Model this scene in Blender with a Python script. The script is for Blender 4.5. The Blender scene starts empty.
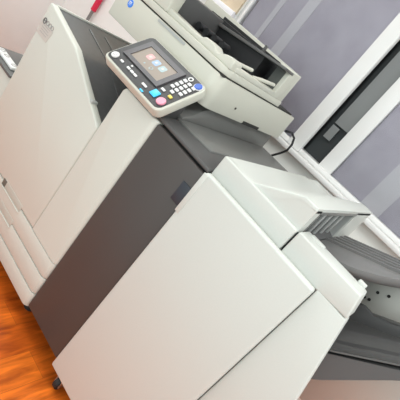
import bpy, bmesh, math, random
from mathutils import Matrix, Vector
random.seed(4)
S = bpy.context.scene
COL = S.collection

# ------------------------------------------------------------------ materials
def mat(name, col, rough=0.5, metal=0.0, spec=0.5, noise=0.0, nscale=40.0, bump=0.0, coat=0.0, emit=None, es=1.0):
    m = bpy.data.materials.new(name); m.use_nodes = True
    nt = m.node_tree; b = nt.nodes['Principled BSDF']
    b.inputs['Base Color'].default_value = (*col, 1)
    b.inputs['Roughness'].default_value = rough
    b.inputs['Metallic'].default_value = metal
    b.inputs['Specular IOR Level'].default_value = spec
    b.inputs['Coat Weight'].default_value = coat
    if emit:
        b.inputs['Emission Color'].default_value = (*emit, 1)
        b.inputs['Emission Strength'].default_value = es
    if noise or bump:
        tc = nt.nodes.new('ShaderNodeTexCoord'); n = nt.nodes.new('ShaderNodeTexNoise')
        n.inputs['Scale'].default_value = nscale; n.inputs['Detail'].default_value = 4
        nt.links.new(tc.outputs['Object'], n.inputs['Vector'])
        if noise:
            r = nt.nodes.new('ShaderNodeValToRGB')
            r.color_ramp.elements[0].color = (*[c * (1 - noise) for c in col], 1)
            r.color_ramp.elements[1].color = (*[min(1, c * (1 + noise)) for c in col], 1)
            r.color_ramp.elements[0].position = .3; r.color_ramp.elements[1].position = .7
            nt.links.new(n.outputs['Fac'], r.inputs['Fac'])
            nt.links.new(r.outputs['Color'], b.inputs['Base Color'])
        if bump:
            bp = nt.nodes.new('ShaderNodeBump'); bp.inputs['Strength'].default_value = bump
            bp.inputs['Distance'].default_value = .001
            nt.links.new(n.outputs['Fac'], bp.inputs['Height'])
            nt.links.new(bp.outputs['Normal'], b.inputs['Normal'])
    return m

def wood_floor():
    m = bpy.data.materials.new('red_wood_floor'); m.use_nodes = True
    nt = m.node_tree; b = nt.nodes['Principled BSDF']; N = nt.nodes.new; L = nt.links.new
    tc = N('ShaderNodeTexCoord')
    mp = N('ShaderNodeMapping'); mp.inputs['Rotation'].default_value = (0, 0, math.pi / 2)
    L(tc.outputs['Object'], mp.inputs['Vector'])
    br = N('ShaderNodeTexBrick'); br.inputs['Scale'].default_value = 1.0
    br.inputs['Brick Width'].default_value = .9; br.inputs['Row Height'].default_value = .11
    br.inputs['Mortar Size'].default_value = .0006; br.inputs['Mortar Smooth'].default_value = .5
    br.inputs['Color1'].default_value = (.78, .18, .018, 1); br.inputs['Color2'].default_value = (.56, .105, .010, 1)
    br.inputs['Mortar'].default_value = (.26, .055, .012, 1)
    L(mp.outputs['Vector'], br.inputs['Vector'])
    mp2 = N('ShaderNodeMapping'); mp2.inputs['Scale'].default_value = (22, 3.0, 1)
    L(tc.outputs['Object'], mp2.inputs['Vector'])
    n = N('ShaderNodeTexNoise'); n.inputs['Scale'].default_value = 1.6; n.inputs['Detail'].default_value = 6
    n.inputs['Distortion'].default_value = .8
    L(mp2.outputs['Vector'], n.inputs['Vector'])
    r = N('ShaderNodeValToRGB'); r.color_ramp.elements[0].position = .32; r.color_ramp.elements[1].position = .72
    r.color_ramp.elements[0].color = (.55, .45, .40, 1); r.color_ramp.elements[1].color = (1.35, 1.35, 1.2, 1)
    L(n.outputs['Fac'], r.inputs['Fac'])
    mx = N('ShaderNodeMix'); mx.data_type = 'RGBA'; mx.blend_type = 'MULTIPLY'; mx.inputs[0].default_value = 1
    L(br.outputs['Color'], mx.inputs[6]); L(r.outputs['Color'], mx.inputs[7])
    L(mx.outputs[2], b.inputs['Base Color'])
    b.inputs['Roughness'].default_value = .38
    b.inputs['Coat Weight'].default_value = .08; b.inputs['Coat Roughness'].default_value = .2
    return m

def blind_mat():
    # lavender sheer blind: paler stripes are separate strips, soft reflection blotches painted in
    m = bpy.data.materials.new('lavender_blind'); m.use_nodes = True
    nt = m.node_tree; b = nt.nodes['Principled BSDF']; N = nt.nodes.new; L = nt.links.new
    tc = N('ShaderNodeTexCoord')
    n = N('ShaderNodeTexNoise'); n.inputs['Scale'].default_value = 9; n.inputs['Detail'].default_value = 7
    L(tc.outputs['Object'], n.inputs['Vector'])
    r = N('ShaderNodeValToRGB'); r.color_ramp.elements[0].position = .3; r.color_ramp.elements[1].position = .75
    r.color_ramp.elements[0].color = (.47, .43, .52, 1); r.color_ramp.elements[1].color = (.58, .545, .63, 1)
    L(n.outputs['Fac'], r.inputs['Fac']); L(r.outputs['Color'], b.inputs['Base Color'])
    b.inputs['Roughness'].default_value = .8
    return m

def glass_mat():
    m = bpy.data.materials.new('window_glass'); m.use_nodes = True
    nt = m.node_tree; N = nt.nodes.new; L = nt.links.new
    for x in list(nt.nodes): nt.nodes.remove(x)
    o = N('ShaderNodeOutputMaterial'); t = N('ShaderNodeBsdfTransparent'); g = N('ShaderNodeBsdfGlossy')
    g.inputs['Roughness'].default_value = .4
    f = N('ShaderNodeFresnel'); f.inputs['IOR'].default_value = 1.45
    mx = N('ShaderNodeMixShader')
    L(f.outputs[0], mx.inputs[0]); L(t.outputs[0], mx.inputs[1]); L(g.outputs[0], mx.inputs[2]); L(mx.outputs[0], o.inputs[0])
    return m

M = dict(
    cream=mat('cream_plastic', (.605, .605, .55), .42, noise=.015, nscale=300, bump=.05),
    cream_lid=mat('cream_lid_plastic', (.575, .565, .495), .40, noise=.012, nscale=300, bump=.05),
    white=mat('white_plastic', (.595, .605, .57), .38, noise=.012, nscale=260, bump=.05),
    grey=mat('charcoal_plastic', (.064, .056, .053), .45, noise=.03, nscale=400, bump=.08),
    greytop=mat('mid_grey_plastic', (.185, .183, .176), .33, noise=.03, nscale=200),
    greystrip=mat('dark_grey_plastic', (.090, .088, .088), .5),
    tray=mat('smoked_grey_tray', (.105, .105, .108), .25, noise=.05, nscale=60),
    dark=mat('black_plastic', (.018, .018, .02), .5),
    darkblue=mat('dark_recess', (.03, .037, .05), .4),
    seam=mat('seam_shadow_gap', (.03, .028, .026), .8),
    papertray=mat('grey_tray_plastic', (.185, .18, .178), .38, noise=.03, nscale=120),
    lowtray=mat('dark_tray_plastic', (.105, .102, .10), .30, noise=.03, nscale=120),
    metal=mat('pale_sheet_metal', (.52, .51, .47), .38, metal=.25),
    rib=mat('pale_grey_rib', (.42, .43, .42), .4),
    pblack=mat('panel_black', (.036, .034, .036), .45),
    bezel=mat('panel_bezel', (.085, .078, .085), .4),
    screen=mat('touch_screen', (.23, .185, .15), .4, emit=(.42, .34, .28), es=.20),
    key=mat('white_key', (.82, .81, .80), .4),
    keyblue=mat('start_blue', (.03, .11, .50), .35),
    cyan=mat('cyan_key', (.06, .50, .85), .35, emit=(.05, .5, .9), es=.25),
    pink=mat('pink_key', (.80, .32, .42), .4),
    yellow=mat('yellow_key', (.80, .62, .12), .4),
    icpink=mat('icon_pink', (.66, .30, .30), .3), icblue=mat('icon_blue', (.25, .36, .55), .3),
    icteal=mat('icon_teal', (.30, .40, .42), .3), icwhite=mat('icon_white', (.50, .46, .43), .3),
    logoblue=mat('emblem_blue', (.04, .22, .80), .35), logowhite=mat('emblem_white', (.85, .85, .85), .4),
    sticker=mat('pale_sticker', (.56, .52, .48), .45, noise=.02, nscale=60), ink=mat('sticker_ink', (.10, .09, .10), .5),
    inkpale=mat('sticker_faded_ink', (.36, .34, .34), .5),
    scoop=mat('shaded_cream_plastic', (.50, .485, .43), .5), hollowshade=mat('handle_shade_grey', (.13, .125, .105), .6),
    apron=mat('white_wall_panel', (.88, .88, .85), .5, noise=.01),
    dgrey=mat('feeder_floor_grey', (.085, .09, .083), .5),
    wall=mat('painted_wall', (.78, .78, .77), .8, noise=.02, nscale=8, bump=.1),
    ceil=mat('ceiling_paint', (.8, .8, .78), .9),
    frame=mat('white_window_frame', (.80, .79, .78), .35),
    outside=mat('night_outside', (.035, .040, .042), .6),
    gapdark=mat('grey_gap_pane', (.21, .215, .215), .3),
    band=mat('lavender_stripe', (.70, .675, .73), .8),
    red=mat('red_grip', (.62, .012, .06), .4), steel=mat('grey_shaft', (.24, .23, .23), .35, metal=.5),
    cork=mat('beige_board', (.60, .49, .36), .8, noise=.08, nscale=14),
    ledge=mat('white_ledge', (.82, .80, .84), .4),
    chrome=mat('caster_steel', (.5, .5, .5), .3, metal=.9),
    rubber=mat('black_rubber', (.015, .015, .015), .6),
    cable=mat('black_cable', (.012, .012, .014), .5),
    floor=wood_floor(), blind=blind_mat(), glass=glass_mat(),
)

# ------------------------------------------------------------------ mesh helpers
class MB:
    def __init__(s): s.bm = bmesh.new()
    def _merge(s, t):
        me = bpy.data.meshes.new('tmp'); t.to_mesh(me); t.free(); s.bm.from_mesh(me); bpy.data.meshes.remove(me); return s
    def box(s, x0, x1, y0, y1, z0, z1, bev=0.0, seg=2):
        t = bmesh.new(); bmesh.ops.create_cube(t, size=1)
        for v in t.verts:
            v.co = Vector((x0 + (v.co.x + .5) * (x1 - x0), y0 + (v.co.y + .5) * (y1 - y0), z0 + (v.co.z + .5) * (z1 - z0)))
        if bev: bmesh.ops.bevel(t, geom=t.edges[:], offset=bev, segments=seg, affect='EDGES', profile=.5)
        return s._merge(t)
    def prism(s, pts, a0, a1, axis='y', bev=0.0, seg=2, only=None):
        """polygon in the plane across axis, extruded from a0 to a1. axis y: pts=(x,z); x: (y,z); z: (x,y)"""
        t = bmesh.new()
        def mk(p, a): return {'y': (p[0], a, p[1]), 'x': (a, p[0], p[1]), 'z': (p[0], p[1], a)}[axis]
        A = [t.verts.new(mk(p, a0)) for p in pts]; B = [t.verts.new(mk(p, a1)) for p in pts]
        n = len(pts)
        t.faces.new(A); t.faces.new(B[::-1])
        for i in range(n): t.faces.new((A[i], B[i], B[(i + 1) % n], A[(i + 1) % n]))
        bmesh.ops.recalc_face_normals(t, faces=t.faces[:])
        if bev:
            ed = t.edges[:] if only is None else [e for e in t.edges if only(e)]
            bmesh.ops.bevel(t, geom=ed, offset=bev, segments=seg, affect='EDGES', profile=.5)
        return s._merge(t)
    def cyl(s, c, axis, r, h, seg=24, r2=None, bev=0):
        t = bmesh.new()
        bmesh.ops.create_cone(t, cap_ends=True, segments=seg, radius1=r, radius2=r if r2 is None else r2, depth=h)
        if bev: bmesh.ops.bevel(t, geom=[e for e in t.edges if len(e.link_faces) == 2 and any(len(f.verts) > 4 for f in e.link_faces)], offset=bev, segments=2, affect='EDGES')
        R = {'z': Matrix.Identity(4), 'x': Matrix.Rotation(math.pi / 2, 4, 'Y'), 'y': Matrix.Rotation(math.pi / 2, 4, 'X')}[axis]
        t.transform(Matrix.Translation(c) @ R)
        return s._merge(t)
    def tube(s, pts, r, seg=10):
        t = bmesh.new(); P = [Vector(p) for p in pts]; rings = []
        up = Vector((0.13, .31, .94))
        for i, p in enumerate(P):
            d = (P[min(i + 1, len(P) - 1)] - P[max(i - 1, 0)]).normalized()
            a = d.cross(up).normalized(); b = d.cross(a)
            rings.append([t.verts.new(p + r * (a * math.cos(2 * math.pi * k / seg) + b * math.sin(2 * math.pi * k / seg))) for k in range(seg)])
        for i in range(len(P) - 1):
            for k in range(seg):
                t.faces.new((rings[i][k], rings[i][(k + 1) % seg], rings[i + 1][(k + 1) % seg], rings[i + 1][k]))
        t.faces.new(rings[0][::-1]); t.faces.new(rings[-1])
        bmesh.ops.recalc_face_normals(t, faces=t.faces[:])
        return s._merge(t)
    def ring(s, c, r, w, h, axis='z', seg=24, sx=1.0):
        t = bmesh.new(); rows = []
        for k in range(seg):
            a = 2 * math.pi * k / seg; cs, sn = math.cos(a) * sx, math.sin(a)
            q = []
            for rr, hh in ((r - w, 0), (r - w, h), (r, h), (r, 0)):
                p = (rr * cs, rr * sn, hh)
                if axis == 'y': p = (p[0], -p[2], p[1])
                q.append(t.verts.new(Vector(c) + Vector(p)))
            rows.append(q)
        for k in range(seg):
            A, B = rows[k], rows[(k + 1) % seg]
            for j in range(4): t.faces.new((A[j], A[(j + 1) % 4], B[(j + 1) % 4], B[j]))
        bmesh.ops.recalc_face_normals(t, faces=t.faces[:])
        return s._merge(t)
    def sheet(s, f, us, vs, th):
        """closed sheet: f(u,v)->(x,y,z), thickness th downwards"""
        t = bmesh.new()
        top = [[t.verts.new(f(u, v)) for v in vs] for u in us]
        bot = [[t.verts.new(Vector(f(u, v)) - Vector((0, 0, th))) for v in vs] for u in us]
        n, m = len(us), len(vs)
        for i in range(n - 1):
            for j in range(m - 1):
                t.faces.new((top[i][j], top[i + 1][j], top[i + 1][j + 1], top[i][j + 1]))
                t.faces.new((bot[i][j], bot[i][j + 1], bot[i + 1][j + 1], bot[i + 1][j]))
        for i in range(n - 1):
            t.faces.new((top[i][0], bot[i][0], bot[i + 1][0], top[i + 1][0])); t.faces.new((top[i][-1], top[i + 1][-1], bot[i + 1][-1], bot[i][-1]))
        for j in range(m - 1):
            t.faces.new((top[0][j], top[0][j + 1], bot[0][j + 1], bot[0][j])); t.faces.new((top[-1][j], bot[-1][j], bot[-1][j + 1], top[-1][j + 1]))
        bmesh.ops.recalc_face_normals(t, faces=t.faces[:])
        return s._merge(t)
    def xf(s, mtx): s.bm.transform(mtx); return s

WORLD = {}
def obj(name, mb, material, parent=None, label=None, local=False, smooth=True):
    bm = mb.bm
    if parent is not None and not local: bm.transform(WORLD[parent.name].inverted())
    me = bpy.data.meshes.new(name); bm.to_mesh(me); bm.free()
    for mm in (material if isinstance(material, list) else [material]): me.materials.append(mm)
    if smooth:
        try: me.set_sharp_from_angle(angle=math.radians(32))
        except Exception: pass
        for p in me.polygons: p.use_smooth = True
    o = bpy.data.objects.new(name, me); COL.objects.link(o)
    if parent is not None: o.parent = parent
    WORLD[o.name] = WORLD[parent.name].copy() if parent is not None else Matrix.Identity(4)
    if label: o['label'] = label
    return o
def thing(name, label, cat, loc=(0, 0, 0), group=None):
    o = bpy.data.objects.new(name, None); COL.objects.link(o); o.location = loc
    o['label'] = label; o['category'] = cat
    if group: o['group'] = group
    WORLD[o.name] = Matrix.Translation(loc); return o
def tag(o, label, cat, group=None):
    o['label'] = label; o['category'] = cat
    if group: o['group'] = group
    return o
def struct(name, mb, m, parent=None):
    o = obj(name, mb, m, parent); o['kind'] = 'structure'; return o

# ------------------------------------------------------------------ the room
WY = 1.0                                   # plane of the window wall
struct('floor', MB().box(-2.4, 1.7, -1.0, WY + .1, -.05, 0), M['floor'])
w = MB()
w.box(-2.3, 3.0, WY, WY + .12, 0, .985)                 # below the sill
w.box(-2.3, -.99, WY, WY + .12, .985, 2.6)              # left of the window
w.box(2.2, 3.0, WY, WY + .12, .985, 2.6)
w.box(-.99, 2.2, WY, WY + .12, 2.25, 2.6)
struct('wall_back', w, M['wall'])
struct('wall_left', MB().box(-2.4, -2.3, -1.5, WY + .12, 0, 2.6), M['wall'])
struct('ceiling', MB().box(-2.4, 3.0, -3.0, WY + .12, 2.6, 2.7), M['ceil'])
struct('trim_apron', MB().box(-.99, 2.2, WY - .012, WY, .10, .970, .002), M['apron'])
struct('trim_sill', MB().box(-.99, 2.2, WY - .05, WY + .02, .968, .990, .004), M['frame'])

# sliding window: two sashes with lavender blinds, a dark gap between them
win = MB().box(-.99, 2.2, WY + .01, WY + .09, .990, 1.012, .003)
win.box(-.99, 2.2, WY + .01, WY + .09, 2.20, 2.25, .003)
win.box(-.99, -.965, WY + .01, WY + .09, 1.0, 2.22); win.box(2.175, 2.2, WY + .01, WY + .09, 1.0, 2.22)
window = struct('window_1', win, M['frame'])
def sash(x0, x1, y, left_w, right_w, bot):
    f = MB().box(x0, x0 + left_w, y, y + .035, .992, 2.2, .004).box(x1 - right_w, x1, y, y + .035, .992, 2.2, .004)
    f.box(x0 + left_w, x1 - right_w, y + .002, y + .033, .992, bot, .003).box(x0 + left_w, x1 - right_w, y + .002, y + .033, 2.15, 2.2, .003)
    s_ = obj('sash', f, M['frame'], window)
    obj('pane', MB().box(x0 + left_w, x1 - right_w, y + .014, y + .018, bot, 2.15), M['glass'], s_)
    return s_
sl = sash(-.965, -.230, WY - .012, .012, .072, 1.016)
sr = sash(-.120, 2.175, WY + .025, .072, .04, 1.010)
def blind(x0, x1, y, bot, bands, par):
    b = obj('blind', MB().box(x0, x1, y, y + .004, bot, 2.19), M['blind'], window)
    for (a, c) in bands:
        obj('pale_stripe', MB().box(a, c, y - .003, y, bot, 2.19), M['band'], b)  # flat strip in a paler lavender
blind(-.953, -.302, WY + .024, 1.012, ((-.845, -.815), (-.712, -.655)), sl)
blind(-.048, 2.13, WY + .06, 1.008, ((.135, .235), (.62, .70)), sr)
obj('gap_pane', MB().box(-.205, -.12, WY + .045, WY + .05, 1.20, 2.2), M['gapdark'], window)
obj('gap_back', MB().box(-.235, -.115, WY + .07, WY + .075, 1.012, 2.2), M['outside'], window)
obj('gap_rail', MB().box(-.205, -.165, WY + .045, WY + .05, 1.12, 1.19), M['gapdark'], window)
struct('trim_outside', MB().box(-1.1, 2.3, WY + .13, WY + .15, .9, 2.4), M['outside'])

# pin board left of the window
nb = thing('notice_board', 'beige notice board with a white bottom ledge on the wall beside the window', 'notice board', (-1.3, WY, 1.28))
obj('board', MB().box(-1.62, -1.0, WY - .014, WY, 1.29, 1.95), M['cork'], nb)
obj('ledge', MB().box(-1.62, -1.0, WY - .03, WY, 1.262, 1.297, .003), M['ledge'], nb)

# red-handled pole leaning in the corner behind the copier
pole = thing('pole', 'grey pole with a red grip standing against the wall behind the copier', 'pole', (-1.965, WY - .03, 0))
obj('shaft', MB().tube([(-1.965, WY - .03, 0), (-1.957, WY - .03, .80)], .011), M['steel'], pole)
obj('grip', MB().tube([(-1.957, WY - .03, .755), (-1.955, WY - .03, .77), (-1.945, WY - .03, 1.15), (-1.945, WY - .03, 1.16)], .019, 14), M['red'], pole)

# ------------------------------------------------------------------ the copier
cop = thing('photocopier', 'large cream office photocopier with tilted control panel and charcoal side panel', 'photocopier', (-.55, .37, 0))
# carcass
prof = [(-.92, .08), (-.24, .08), (-.24, .905), (-.405, .905), (-.405, .730), (-.43, .745), (-.69, .850), (-.92, .905)]
obj('body', MB().prism(prof, .03, .74, 'y'), M['cream'], cop)
# upper front door with its swooping top edge
door = [(-.922, .302), (-.413, .302), (-.413, .746), (-.417, .757), (-.665, .866), (-.69, .878), (-.91, .921), (-.922, .921)]
fd = obj('front_door', MB().prism(door, 0.0, .03, 'y', .006, 3), M['cream'], cop)
obj('door_grip', MB().box(-.512, -.497, .002, .029, .785, .8, .002), M['rib'], fd)
stk = obj('sticker', MB().prism([(-.916, .806), (-.838, .804), (-.829, .852), (-.914, .852)], -.0012, 0, 'y'), M['sticker'], fd, label='pale sticker with faint lettering')
e = MB().ring((-.899, -.0008, .858), .011, .0035, .001, 'y', 20)
e.box(-.910, -.888, -.0016, -.0006, .8565, .8595)
obj('emblem', e, M['ink'], fd, label='dark round emblem')
e = MB()
for k, x in enumerate((-.878, -.860, -.843)):
    e.ring((x, -.0008, .859), .0085, .0022, .001, 'y', 20)
for k in range(4):
    e.box(-.900, -.845 - .006 * (k % 2), -.0018, -.0012, .845 - .009 * k, .8465 - .009 * k)
obj('lettering', e, M['inkpale'], stk)
# right front column, big radius on its right edge
cc = MB().prism([(-.410, .302), (-.236, .302), (-.236, .920), (-.402, .920), (-.410, .905)], 0.0, .18, 'y')
bmesh.ops.bevel(cc.bm, geom=[e for e in cc.bm.edges if all(v.co.x > -.24 and v.co.y < .01 for v in e.verts)], offset=.022, segments=6, affect='EDGES', profile=.5)
bmesh.ops.bevel(cc.bm, geom=[e for e in cc.bm.edges if all(v.co.z > .919 for v in e.verts) and len(e.link_faces) == 2 and e.calc_face_angle() > .8], offset=.006, segments=3, affect='EDGES', profile=.5)
obj('corner_cover', cc, M['cream'], cop)
# drawers: full width with rounded right ends
def rounded_bar(x0, x1, y0, y1, z0, z1, r=.022, edge=.003):
    pts = [(x0, y1), (x0, y0)]
    for k in range(7):
        a = -math.pi / 2 + k / 6 * math.pi / 2
        pts.append((x1 - r + r * math.cos(a), y0 + r + r * math.sin(a)))
    pts.append((x1, y1))
    return MB().prism(pts, z0, z1, 'z', edge, 2, only=lambda e: abs(e.verts[0].co.z - e.verts[1].co.z) < 1e-5)
zs = [(.2265, .2985), (.1465, .2225), (.078, .1425)]
hx = [(-.668, -.508), (-.668, -.508), None]
for (z0, z1), h in zip(zs, hx):
    d = obj('paper_drawer', rounded_bar(-.924, -.238, .0, .03, z0, z1), M['cream'], cop)
    if h:
        zt = z1 + .016 if z1 > .29 else z1 - .002
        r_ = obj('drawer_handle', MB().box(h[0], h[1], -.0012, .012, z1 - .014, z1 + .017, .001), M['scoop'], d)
        obj('handle_shade', MB().box(h[0] + .002, h[0] + .026, -.0020, .006, z1 - .012, z1 + .015, .0005), M['hollowshade'], r_)  # scoop shade painted as a darker slab, darkest at this end
        obj('handle_lip', MB().box(h[0], h[1], -.0045, .006, z1 - .0185, z1 - .0135, .001), M['cream'], r_)
obj('plinth', MB().box(-.90, -.26, .05, .72, .05, .08), M['dark'], cop)
for x, y in ((-.87, .08), (-.285, .085), (-.87, .68), (-.285, .68)):
    obj('foot', MB().cyl((x, y, .026), 'z', .024, .052, 20, .018), M['rubber'], cop)
# sloping inner output tray
tp = [(-.918, .916), (-.91, .910), (-.70, .868), (-.66, .852), (-.44, .760), (-.412, .735), (-.412, .70), (-.918, .70)]
ot = obj('output_tray', MB().prism(tp, .024, .70, 'y'), M['tray'], cop)
obj('tray_rim', MB().box(-.926, -.917, .026, .70, .70, .922, .002), M['cream'], cop)
for y in (.16, .24):
    obj('tray_rib', MB().prism([(-.88, .90), (-.70, .8655), (-.66, .8505), (-.45, .762), (-.45, .766), (-.66, .8545), (-.70, .8705), (-.88, .906)], y, y + .012, 'y'), M['tray'], ot)
# column that carries the scanner
obj('rear_column', MB().box(-.76, -.27, .48, .74, .74, 1.02, .01), M['greystrip'], cop)
obj('side_column', MB().prism([(.13, .93), (.74, .93), (.74, 1.025), (.38, 1.015), (.26, 1.012), (.205, .990), (.17, .960), (.13, .945)], -.40, -.268, 'x', .004), M['greytop'], cop)
# charcoal relay section at the right
obj('side_panel', MB().box(-.238, -.0145, .008, .03, .088, .916, .005), M['grey'], cop)
obj('latch_recess', MB().box(-.052, -.017, .0045, .012, .798, .862, .001), M['darkblue'], cop, label='dark recessed latch')
obj('relay_body', MB().box(-.236, -.016, .03, .72, .09, .922), M['dark'], cop)
obj('relay_top', MB().box(-.262, -.014, .012, .73, .924, .936, .004), M['greystrip'], cop)
obj('relay_cover', MB().prism([(-.262, .105), (-.108, .125), (-.108, .225), (-.014, .235), (-.014, .73), (-.262, .73)], .930, .942, 'z', .003), M['greytop'], cop)
# scanner
def rbox(x0, x1, y0, y1, z0, z1, r, e, taper=0):
    pts = [(x0, y1), (x0, y0)]
    for k in range(8):
        a = -math.pi / 2 + k / 7 * math.pi / 2
        pts.append((x1 - r + r * math.cos(a), y0 + r + r * math.sin(a)))
    pts += [(x1, y1)]
    return MB().prism(pts, z0, z1, 'z', e, 2, only=lambda e_: abs(e_.verts[0].co.z - e_.verts[1].co.z) < 1e-5)
sc = obj('scanner_body', rbox(-.80, -.238, .130, .73, 1.010, 1.1185, .045, .004), M['cream_lid'], cop)
obj('scanner_slot', MB().box(-.79, -.246, .140, .70, 1.1165, 1.1245), M['seam'], sc)
obj('lid_grip', MB().box(-.575, -.425, .1285, .14, 1.108, 1.1165), M['rib'], sc)
obj('screw', MB().cyl((-.2375, .30, 1.05), 'x', .004, .004, 12), M['seam'], sc)
obj('side_vent', MB().box(-.26, -.2372, .40, .53, 1.0095, 1.022), M['seam'], sc)
# emblem on the scanner front: blue globe with white bands, grey caption strip
e = MB().cyl((-.725, .1296, 1.088), 'y', .0135, .002, 28)
lg = obj('blue_emblem', e, M['logoblue'], sc, label='round blue emblem with white bands')
e = MB()
for k, hw in ((-2, .008), (-1, .0115), (0, .0115), (1, .0105)):
    z = 1.089 + k * .0045
    e.box(-.725 - hw * .75, -.725 + hw * .55, .1278, .1287, z - .0009 - .0004 * k, z + .0009 + .0004 * k)
obj('emblem_bands', e, M['logowhite'], lg)

# document feeder
fdr = obj('document_feeder', rbox(-.80, -.240, .132, .545, 1.1235, 1.146, .045, .003), M['cream_lid'], cop)
obj('rear_wall', MB().prism([(-.80, 1.145), (-.242, 1.145), (-.242, 1.257), (-.50, 1.262), (-.80, 1.268)], .520, .545, 'y', .003), M['cream_lid'], fdr)
obj('end_block', MB().box(-.300, -.241, .458, .523, 1.145, 1.254, .004, 3), M['cream_lid'], fdr)
obj('side_wall', MB().box(-.275, -.241, .17, .46, 1.145, 1.163, .004, 3), M['cream_lid'], fdr)
lip = [(-.62, 1.145), (-.245, 1.145), (-.245, 1.172), (-.262, 1.178), (-.285, 1.173), (-.315, 1.160), (-.330, 1.164), (-.345, 1.172), (-.385, 1.172), (-.398, 1.163), (-.42, 1.160), (-.62, 1.166)]
obj('front_lip', MB().prism(lip, .145, .195, 'y', .004, 3), M['cream_lid'], fdr)
obj('exit_floor', MB().box(-.60, -.275, .19, .50, 1.146, 1.150), M['dgrey'], fdr)
obj('inner_wall', MB().box(-.66, -.345, .425, .52, 1.148, 1.238), M['dark'], fdr)
obj('end_lining', MB().box(-.299, -.258, .4555, .459, 1.148, 1.238), M['dgrey'], fdr)
obj('wall_lining', MB().box(-.66, -.300, .505, .521, 1.15, 1.250), M['dark'], fdr)
bar = [(-.75, 1.196), (-.238, 1.241), (-.238, 1.250), (-.75, 1.210)]
obj('document_tray', MB().prism(bar, .405, .475, 'y', .002), M['lowtray'], fdr)
obj('feeder_head', MB().box(-.80, -.575, .136, .188, 1.146, 1.31, .006, 3), M['cream_lid'], fdr)
obj('head_housing', MB().box(-.80, -.585, .186, .52, 1.147, 1.235, .006, 3), M['greystrip'], fdr)
for k in range(4):
    obj('feed_roller', MB().cyl((-.560 + .036 * k, .31 + .01 * k, 1.172), 'y', .013, .045, 16), M['dark'], fdr)
obj('paper_guide', MB().tube([(-.300, .20, 1.160), (-.295, .24, 1.168), (-.283, .31, 1.176)], .006), M['cream_lid'], fdr)
obj('paper_guide', MB().tube([(-.262, .30, 1.160), (-.257, .35, 1.170), (-.250, .43, 1.180)], .006), M['cream_lid'], fdr)
obj('side_stop', MB().box(-.385, -.378, .44, .455, 1.235, 1.265, .001), M['lowtray'], fdr)

# control panel: local frame u along the front, v up the slope, w out of the face
TILT = math.atan2(.115, .13)
cp_m = Matrix.Translation((-.522, -.03, .95)) @ Matrix.Rotation(TILT, 4, 'X')
def rrect(x0, x1, y0, y1, r, n=6):
    pts = []
    for cx, cy, a0 in ((x1 - r, y0 + r, -90), (x1 - r, y1 - r, 0), (x0 + r, y1 - r, 90), (x0 + r, y0 + r, 180)):
        for k in range(n + 1):
            a = math.radians(a0 + 90 * k / n); pts.append((cx + r * math.cos(a), cy + r * math.sin(a)))
    return pts
top_only = lambda z: (lambda e_: all(abs(v.co.z - z) < 1e-5 for v in e_.verts))
cp = obj('control_panel', MB().prism(rrect(-.008, .288, -.004, .179, .022), -.032, 0, 'z', .005, 3,
     only=lambda e_: abs(e_.verts[0].co.z - e_.verts[1].co.z) < 1e-5).xf(cp_m), M['cream_lid'], cop, label='tilted control panel with touch screen and keys')
def pp(name, mb, m, label=None): return obj(name, mb.xf(cp_m), m, cp, label)
pp('face_plate', MB().prism(rrect(-.002, .281, .004, .174, .018), 0, .0012, 'z'), M['pblack'])
fr = MB()
ox0, ox1, oy0, oy1, ix0, ix1, iy0, iy1 = .022, .206, .050, .156, .042, .187, .064, .139
fr.prism([(ox0, oy0), (ox1, oy0), (ix1, iy0), (ix0, iy0)], .001, .006, 'z').prism([(ox1, oy0), (ox1, oy1), (ix1, iy1), (ix1, iy0)], .001, .006, 'z')
fr.prism([(ox1, oy1), (ox0, oy1), (ix0, iy1), (ix1, iy1)], .001, .006, 'z').prism([(ox0, oy1), (ox0, oy0), (ix0, iy0), (ix0, iy1)], .001, .006, 'z')
pp('screen_frame', fr, M['bezel'])
pp('touch_screen', MB().box(ix0, ix1, iy0, iy1, .001, .0035), M['screen'])
for x, y, m in ((.083, .110, 'icpink'), (.116, .110, 'icblue'), (.149, .110, 'icteal')):
    pp('screen_icon', MB().prism(rrect(x - .012, x + .012, y - .012, y + .012, .005, 3), .0034, .0039, 'z'), M[m])
    pp('icon_mark', MB().cyl((x, y, .0041), 'z', .005, .0006, 16), M['icwhite'])
pp('screen_ring', MB().ring((.128, .082, .0034), .007, .002, .0006), M['icteal'])
pp('screen_dot', MB().cyl((.097, .079, .0037), 'z', .003, .0006, 12), M['icteal'])
pp('power_key', MB().cyl((.020, .024, .003), 'z', .0125, .006, 24, bev=.001), M['key'], 'round white key')
pp('power_mark', MB().ring((.020, .024, .0058), .0065, .0018, .0006), M['inkpale'])
for x in (.056, .094, .113, .131, .181): pp('function_key', MB().box(x - .0072 if x < .17 else x - .011, x + .0072 if x < .17 else x + .011, .022, .0295, .001, .005, .0012), M['key'])
pp('small_key', MB().box(.088, .094, .037, .042, .001, .004), M['key'])
pp('status_light', MB().box(.186, .202, .0045, .0105, .0005, .003, .001), M['cyan'], 'cyan light')
pp('reset_key', MB().box(.212, .238, .021, .047, .001, .005, .002), M['cyan'], 'square cyan key')
pp('stop_key', MB().cyl((.262, .030, .003), 'z', .0145, .006, 28, bev=.001), M['pink'], 'round pink key')
pp('clear_key', MB().box(.253, .267, .057, .067, .001, .005, .001), M['yellow'], 'yellow key')
pp('mode_key', MB().box(.217, .232, .058, .066, .001, .005, .001), M['key'])
for i in range(4):
    for j, x in enumerate((.226, .246, .266)):
        v = (.094 if j != 1 else .0945) + .0152 * i
        pp('number_key', MB().box(x - .0065, x + .0065, v - .0048, v + .0048, .001, .005, .001), M['key'])
pp('number_key', MB().box(.239, .252, .0742, .0838, .001, .005, .001), M['key'])
pp('access_key', MB().ring((.229, .157, .001), .0085, .003, .003), M['key'])
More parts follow.
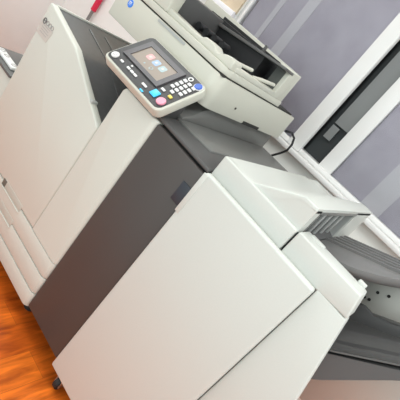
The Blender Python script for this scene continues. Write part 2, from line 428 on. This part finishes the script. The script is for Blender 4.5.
pp('start_key', MB().cyl((.268, .156, .0032), 'z', .0125, .0064, 28, bev=.001), M['keyblue'], 'round blue key')
pp('start_ring', MB().ring((.268, .156, .001), .0145, .0018, .003), M['key'])
# arm under the panel
obj('panel_arm', MB().prism([(.0, .915), (.14, .915), (.14, 1.055), (.10, 1.03), (.02, .955)], -.36, -.285, 'x', .006), M['greystrip'], cop)

# ------------------------------------------------------------------ the paper feeder at the far left
lu = thing('paper_feed_cabinet', 'low pale side cabinet with a dark grey top left of the copier', 'cabinet', (-1.06, .35, 0))
obj('cabinet_body', MB().box(-1.175, -.935, .012, .62, .03, .588, .006), M['cream'], lu)
obj('top_plate', MB().box(-1.178, -.932, .0, .625, .588, .600, .003), M['lowtray'], lu)
for x, y in ((-1.15, .06), (-.96, .06), (-1.15, .58), (-.96, .58)): obj('foot', MB().cyl((x, y, .016), 'z', .018, .032, 16), M['rubber'], lu)
ps = thing('power_strip', 'slim white power strip lying on the dark top of the side cabinet', 'power strip', (-1.05, .05, .600))
obj('casing', MB().box(-1.135, -.978, .022, .058, .600, .614, .005, 3), M['key'], ps)
for x in (-1.11, -1.07, -1.0): obj('socket', MB().ring((x, .040, .6135), .011, .003, .0015), M['inkpale'], ps)

# ------------------------------------------------------------------ the finisher
fin = thing('finisher_unit', 'white paper finisher with a plain front door and grey output trays, right of the photocopier', 'finisher', (.2, .33, 0))
hump = [(-.010, .075), (.262, .075), (.262, 1.062), (.222, 1.062), (.097, .994), (-.010, .990)]
# upper shell with the exit opening cut through its right end: built as front wall, back wall, roof and lower block
roof = [(-.010, .930), (.090, .930), (.215, 1.048), (.262, 1.048), (.262, 1.062), (.218, 1.062), (.095, .994), (-.010, .990)]
e = MB().prism(roof, .030, .650, 'y')
bmesh.ops.bevel(e.bm, geom=[x for x in e.bm.edges if all(abs(v.co.y - .03) < 1e-4 for v in x.verts) and any(v.co.z > .985 for v in x.verts) and all(v.co.z>.95 for v in x.verts)], offset=.005, segments=3, affect='EDGES', profile=.5)
fr_ = [(-.0095, .93), (.262, .93), (.262, 1.0555), (.217, 1.0555), (.095, .9875), (-.0095, .984)]
e.prism(fr_, .0305, .075, 'y').prism(fr_, .445, .649, 'y')
obj('top_shell', e, M['white'], fin)
obj('body', MB().box(-.010, .262, .03, .65, .075, .932), M['white'], fin)
obj('exit_shade', MB().prism([(.10, .93), (.238, .93), (.238, 1.047), (.216, 1.047), (.10, .945)], .076, .444, 'y'), M['dark'], fin)  # black block stands in for the shade inside the exit
obj('exit_floor', MB().prism([(.236, .932), (.262, .932), (.262, .944), (.236, .955)], .075, .445, 'y'), M['greystrip'], fin)
obj('exit_cheek', MB().box(.236, .258, .0745, .0775, .93, 1.046), M['dark'], fin)
obj('exit_cheek', MB().box(.236, .258, .4425, .4455, .93, 1.046), M['rib'], fin)
for k in range(5):
    y = .135 + .064 * k
    obj('exit_rib', MB().box(.236, .246, y, y + .020, .952, 1.0465, .002), M['rib'], fin)
obj('exit_frame', MB().box(.257, .2635, .07, .45, 1.044, 1.053), M['greytop'], fin)
obj('exit_frame', MB().box(.257, .2635, .07, .080, .95, 1.046), M['greytop'], fin)

obj('front_band', MB().box(-.010, .262, .021, .045, .925, .9915, .005, 3), M['white'], fin)
obj('rear_housing', MB().box(-.008, .13, .645, .80, .075, .986, .004), M['white'], fin)
# front door
dd = obj('front_door', MB().box(-.010, .387, -.004, .022, .070, .931, .007, 3), M['white'], fin)
obj('door_tab', MB().box(-.0125, .004, -.006, .004, .790, .926, .002), M['white'], dd)
# side cover right of the door with its slanted right edge
def slant(z): return .457 + (1.0 - z) * .265
up = [(.2675, .918), (slant(.9345), .9345), (slant(.995), .995), (.2675, .995)]
obj('wing_cover', MB().prism(up, .020, .090, 'y', .005, 3), M['white'], fin)
obj('wing_latch', MB().box(.283, .325, .066, .087, .993, .9975, .002), M['white'], fin)
obj('wing_hook', MB().box(.428, .450, .080, .096, .985, 1.003, .003), M['white'], fin)
lo = [(.3882, .075), (.56, .075), (.56, .60), (slant(.68), .68), (slant(.9325), .9325), (.3882, .9325)]
obj('lower_wing', MB().prism(lo, .019, .060, 'y', .004, 2), M['white'], fin)
obj('seam_shade', MB().box(.380, .392, .024, .04, .08, .93), M['greytop'], fin)  # grey strip paints the shade of the seam beside the door
obj('seam_shade', MB().box(.262, .277, .034, .06, .90, .985), M['dark'], fin)  # dark strip paints the shade in the slit
obj('wing_back', MB().prism([(.262, .075), (.50, .075), (.50, .60), (.44, .93), (.262, .93)], .058, .096, 'y'), M['white'], fin)

# tray mast and rear plate
obj('tray_mast', MB().box(.262, .300, .10, .64, .08, .925, .004), M['lowtray'], fin)
rp = [(.262, .40), (.80, .40), (.80, 1.06), (.43, .965), (.262, .895)]
pl = obj('rear_plate', MB().prism(rp, .600, .615, 'y', .002), M['metal'], fin, label='pale metal plate with screw holes')
for x, z in ((.469, .887), (.452, .843), (.468, .849), (.449, .828), (.5, .905)):
    obj('screw_hole', MB().cyl((x, .5995, z), 'y', .0055, .003, 14), M['seam'], pl)

# output trays
def upz(x): return .945 + .40 * max(0, x - .262) + .28 * max(0, x - .45) ** 1.2
US = [.266 + .02 * k for k in range(20)]
def upper(u, v):
    # ribbed back half, dished and rounded front
    t = (v - .10) / .48
    front = .10 + 1.2 * max(0, u - .40)
    y = front + t * (.585 - front)
    dish = -.022 * math.exp(-((t - .18) / .16) ** 2) + (.012 if t < .03 else 0)
    return (u, y, upz(u) + dish)
VS = [.10 + .48 * k / 32 for k in range(33)]
ut = obj('output_tray', MB().sheet(upper, US, VS, .012), M['papertray'], fin, label='upper grey output tray')
for k in range(5):
    y = .345 + .052 * k
    r_ = MB()
    pts = [(u, upz(u)) for u in US]
    r_.prism([(x, z - .004) for x, z in pts] + [(x, z + .008) for x, z in reversed(pts)], y, y + .012, 'y')
    obj('tray_rib', r_, M['papertray'], ut)
def lowz(x): return .690 + .585 * (x - .27) if x > .27 else .69
US2 = [.302 + .016 * k for k in range(36)]
def sm(a, b, x):
    x = min(1, max(0, (x - a) / (b - a))); return x * x * (3 - 2 * x)
def lower(u, t):
    front = .10 + max(0, u - .50) * .80
    y = front + t * (.59 - front); w = y - front
    k = sm(.40, .47, u)
    dish = -.030 * k * sm(.066, .080, w) * (1 - sm(.10, .20, w)) - .004 * k * sm(.012, .02, w) * (1 - sm(.05, .066, w))
    return (u, y, lowz(u) + dish)
lt = obj('output_tray', MB().sheet(lower, US2, [k / 60 for k in range(61)], .005), M['lowtray'], fin, label='lower dark output tray')
rg = [(.31, .70), (.42, .79), (.4449, .858), (.475, .873), (.510, .872), (.56, .896), (.66, .965), (.66, .918)]
obj('rear_guide', MB().prism(rg, .415, .435, 'y', .003), M['greystrip'], lt)
def carriage(u, v):
    f = .115 + max(0, u - .50) * .68
    return (u, f + v * (.56 - f), lowz(u) - .019)
def thick(u):
    return .10 if u < .53 else max(.03, .10 - (u - .53) * .55)
t = bmesh.new(); mb = MB()
seg = []
us = [.302 + .02 * k for k in range(26)]
top = [[t.verts.new(carriage(u, v)) for v in (0, 1)] for u in us]
bot = [[t.verts.new(Vector(carriage(u, v)) - Vector((0, 0, thick(u)))) for v in (0, 1)] for u in us]
for i in range(len(us) - 1):
    t.faces.new((top[i][0], top[i + 1][0], top[i + 1][1], top[i][1])); t.faces.new((bot[i][0], bot[i][1], bot[i + 1][1], bot[i + 1][0]))
    t.faces.new((top[i][0], bot[i][0], bot[i + 1][0], top[i + 1][0])); t.faces.new((top[i][1], top[i + 1][1], bot[i + 1][1], bot[i][1]))
t.faces.new((top[0][0], top[0][1], bot[0][1], bot[0][0])); t.faces.new((top[-1][0], bot[-1][0], bot[-1][1], top[-1][1]))
bmesh.ops.recalc_face_normals(t, faces=t.faces[:]); mb._merge(t)
obj('tray_carriage', mb, M['greystrip'], lt)

# casters
for x, y in ((.045, .03), (.46, .085), (.05, .58), (.24, .58)):
    c = obj('caster', MB().cyl((x, y, .025), 'x', .025, .022, 24, bev=.003), M['rubber'], fin)
    obj('caster_fork', MB().box(x - .015, x - .0115, y - .014, y + .014, .018, .062).box(x + .0115, x + .015, y - .014, y + .014, .018, .062).box(x - .015, x + .015, y - .014, y + .014, .060, .076), M['chrome'], c)
obj('base_rail', MB().box(-.005, .50, .05, .11, .070, .095), M['dark'], fin)
obj('base_rail', MB().box(-.005, .262, .54, .62, .070, .095), M['dark'], fin)

# loose cable hanging down between scanner and sill
obj_cable = tag(obj('cable', MB().tube([(-.235, .74, 1.055), (-.225, .78, 1.062), (-.209, .80, 1.05), (-.197, .80, 1.023), (-.197, .80, .99), (-.213, .80, .962), (-.235, .80, .93), (-.26, .78, .86), (-.27, .78, .6), (-.27, .78, .004)], .005), M['cable']),
    'thin black cable hanging behind the scanner in front of the window sill', 'cable')

# ------------------------------------------------------------------ light
def area(name, loc, rot, size, power, col=(1, 1, 1), sy=None):
    l = bpy.data.lights.new(name, 'AREA'); l.energy = power; l.color = col; l.size = size
    if sy: l.shape = 'RECTANGLE'; l.size_y = sy
    o = bpy.data.objects.new(name, l); COL.objects.link(o); o.location = loc; o.rotation_euler = rot
    return o
LC = (.94, .995, .985)
for loc, size, sy, power in (((.3, -.6, 2.58), 1.6, 1.2, 16), ((-1.0, -1.9, 2.58), 1.4, 1.2, 14), ((1.4, -2.4, 2.58), 1.4, 1.2, 14),
                             ((1.7, -.15, 2.58), .8, 1.0, 46), ((-1.75, .2, 2.58), .6, 1.2, 24)):  # unseen overheads; the right and left ones are added fill for wall and trays
    area('overhead_and_fill', loc, (0, 0, 0), size, power, LC, sy)
area('front_fill', (.2, -3.0, 1.35), (math.radians(90), 0, 0), 2.6, 26, (.86, 1, 1), 1.7)  # unseen fill added behind the camera to cool and brighten the fronts
wd = bpy.data.worlds.new('room_air'); S.world = wd; wd.use_nodes = True
wd.node_tree.nodes['Background'].inputs[0].default_value = (.95, 1, .985, 1)
wd.node_tree.nodes['Background'].inputs[1].default_value = 1.0

# ------------------------------------------------------------------ camera
cam = bpy.data.cameras.new('camera'); co = bpy.data.objects.new('camera', cam); COL.objects.link(co)
Rm = ((0.590510465173439, 0.5426161837649022, 0.5973818440805367), (0.692794324201312, 0.03882312133543386, -0.7200894316709708), (-0.41392440719906337, 0.8390830962224113, -0.35299595289282837))
cx, cy, cz = (Vector(r) for r in Rm)
rot = Matrix((cx, -cy, -cz)).transposed()
co.matrix_world = Matrix.Translation((.4828062, -.9249018, 1.25246181)) @ rot.to_4x4()
cam.sensor_fit = 'HORIZONTAL'; cam.sensor_width = 36; cam.lens = 36 * 418.32 / 400
cam.clip_start = .02
S.camera = co
S.view_settings.view_transform = 'Standard'; S.view_settings.look = 'None'; S.view_settings.gamma = 1; S.view_settings.use_curve_mapping = False
S.view_settings.exposure = -.28
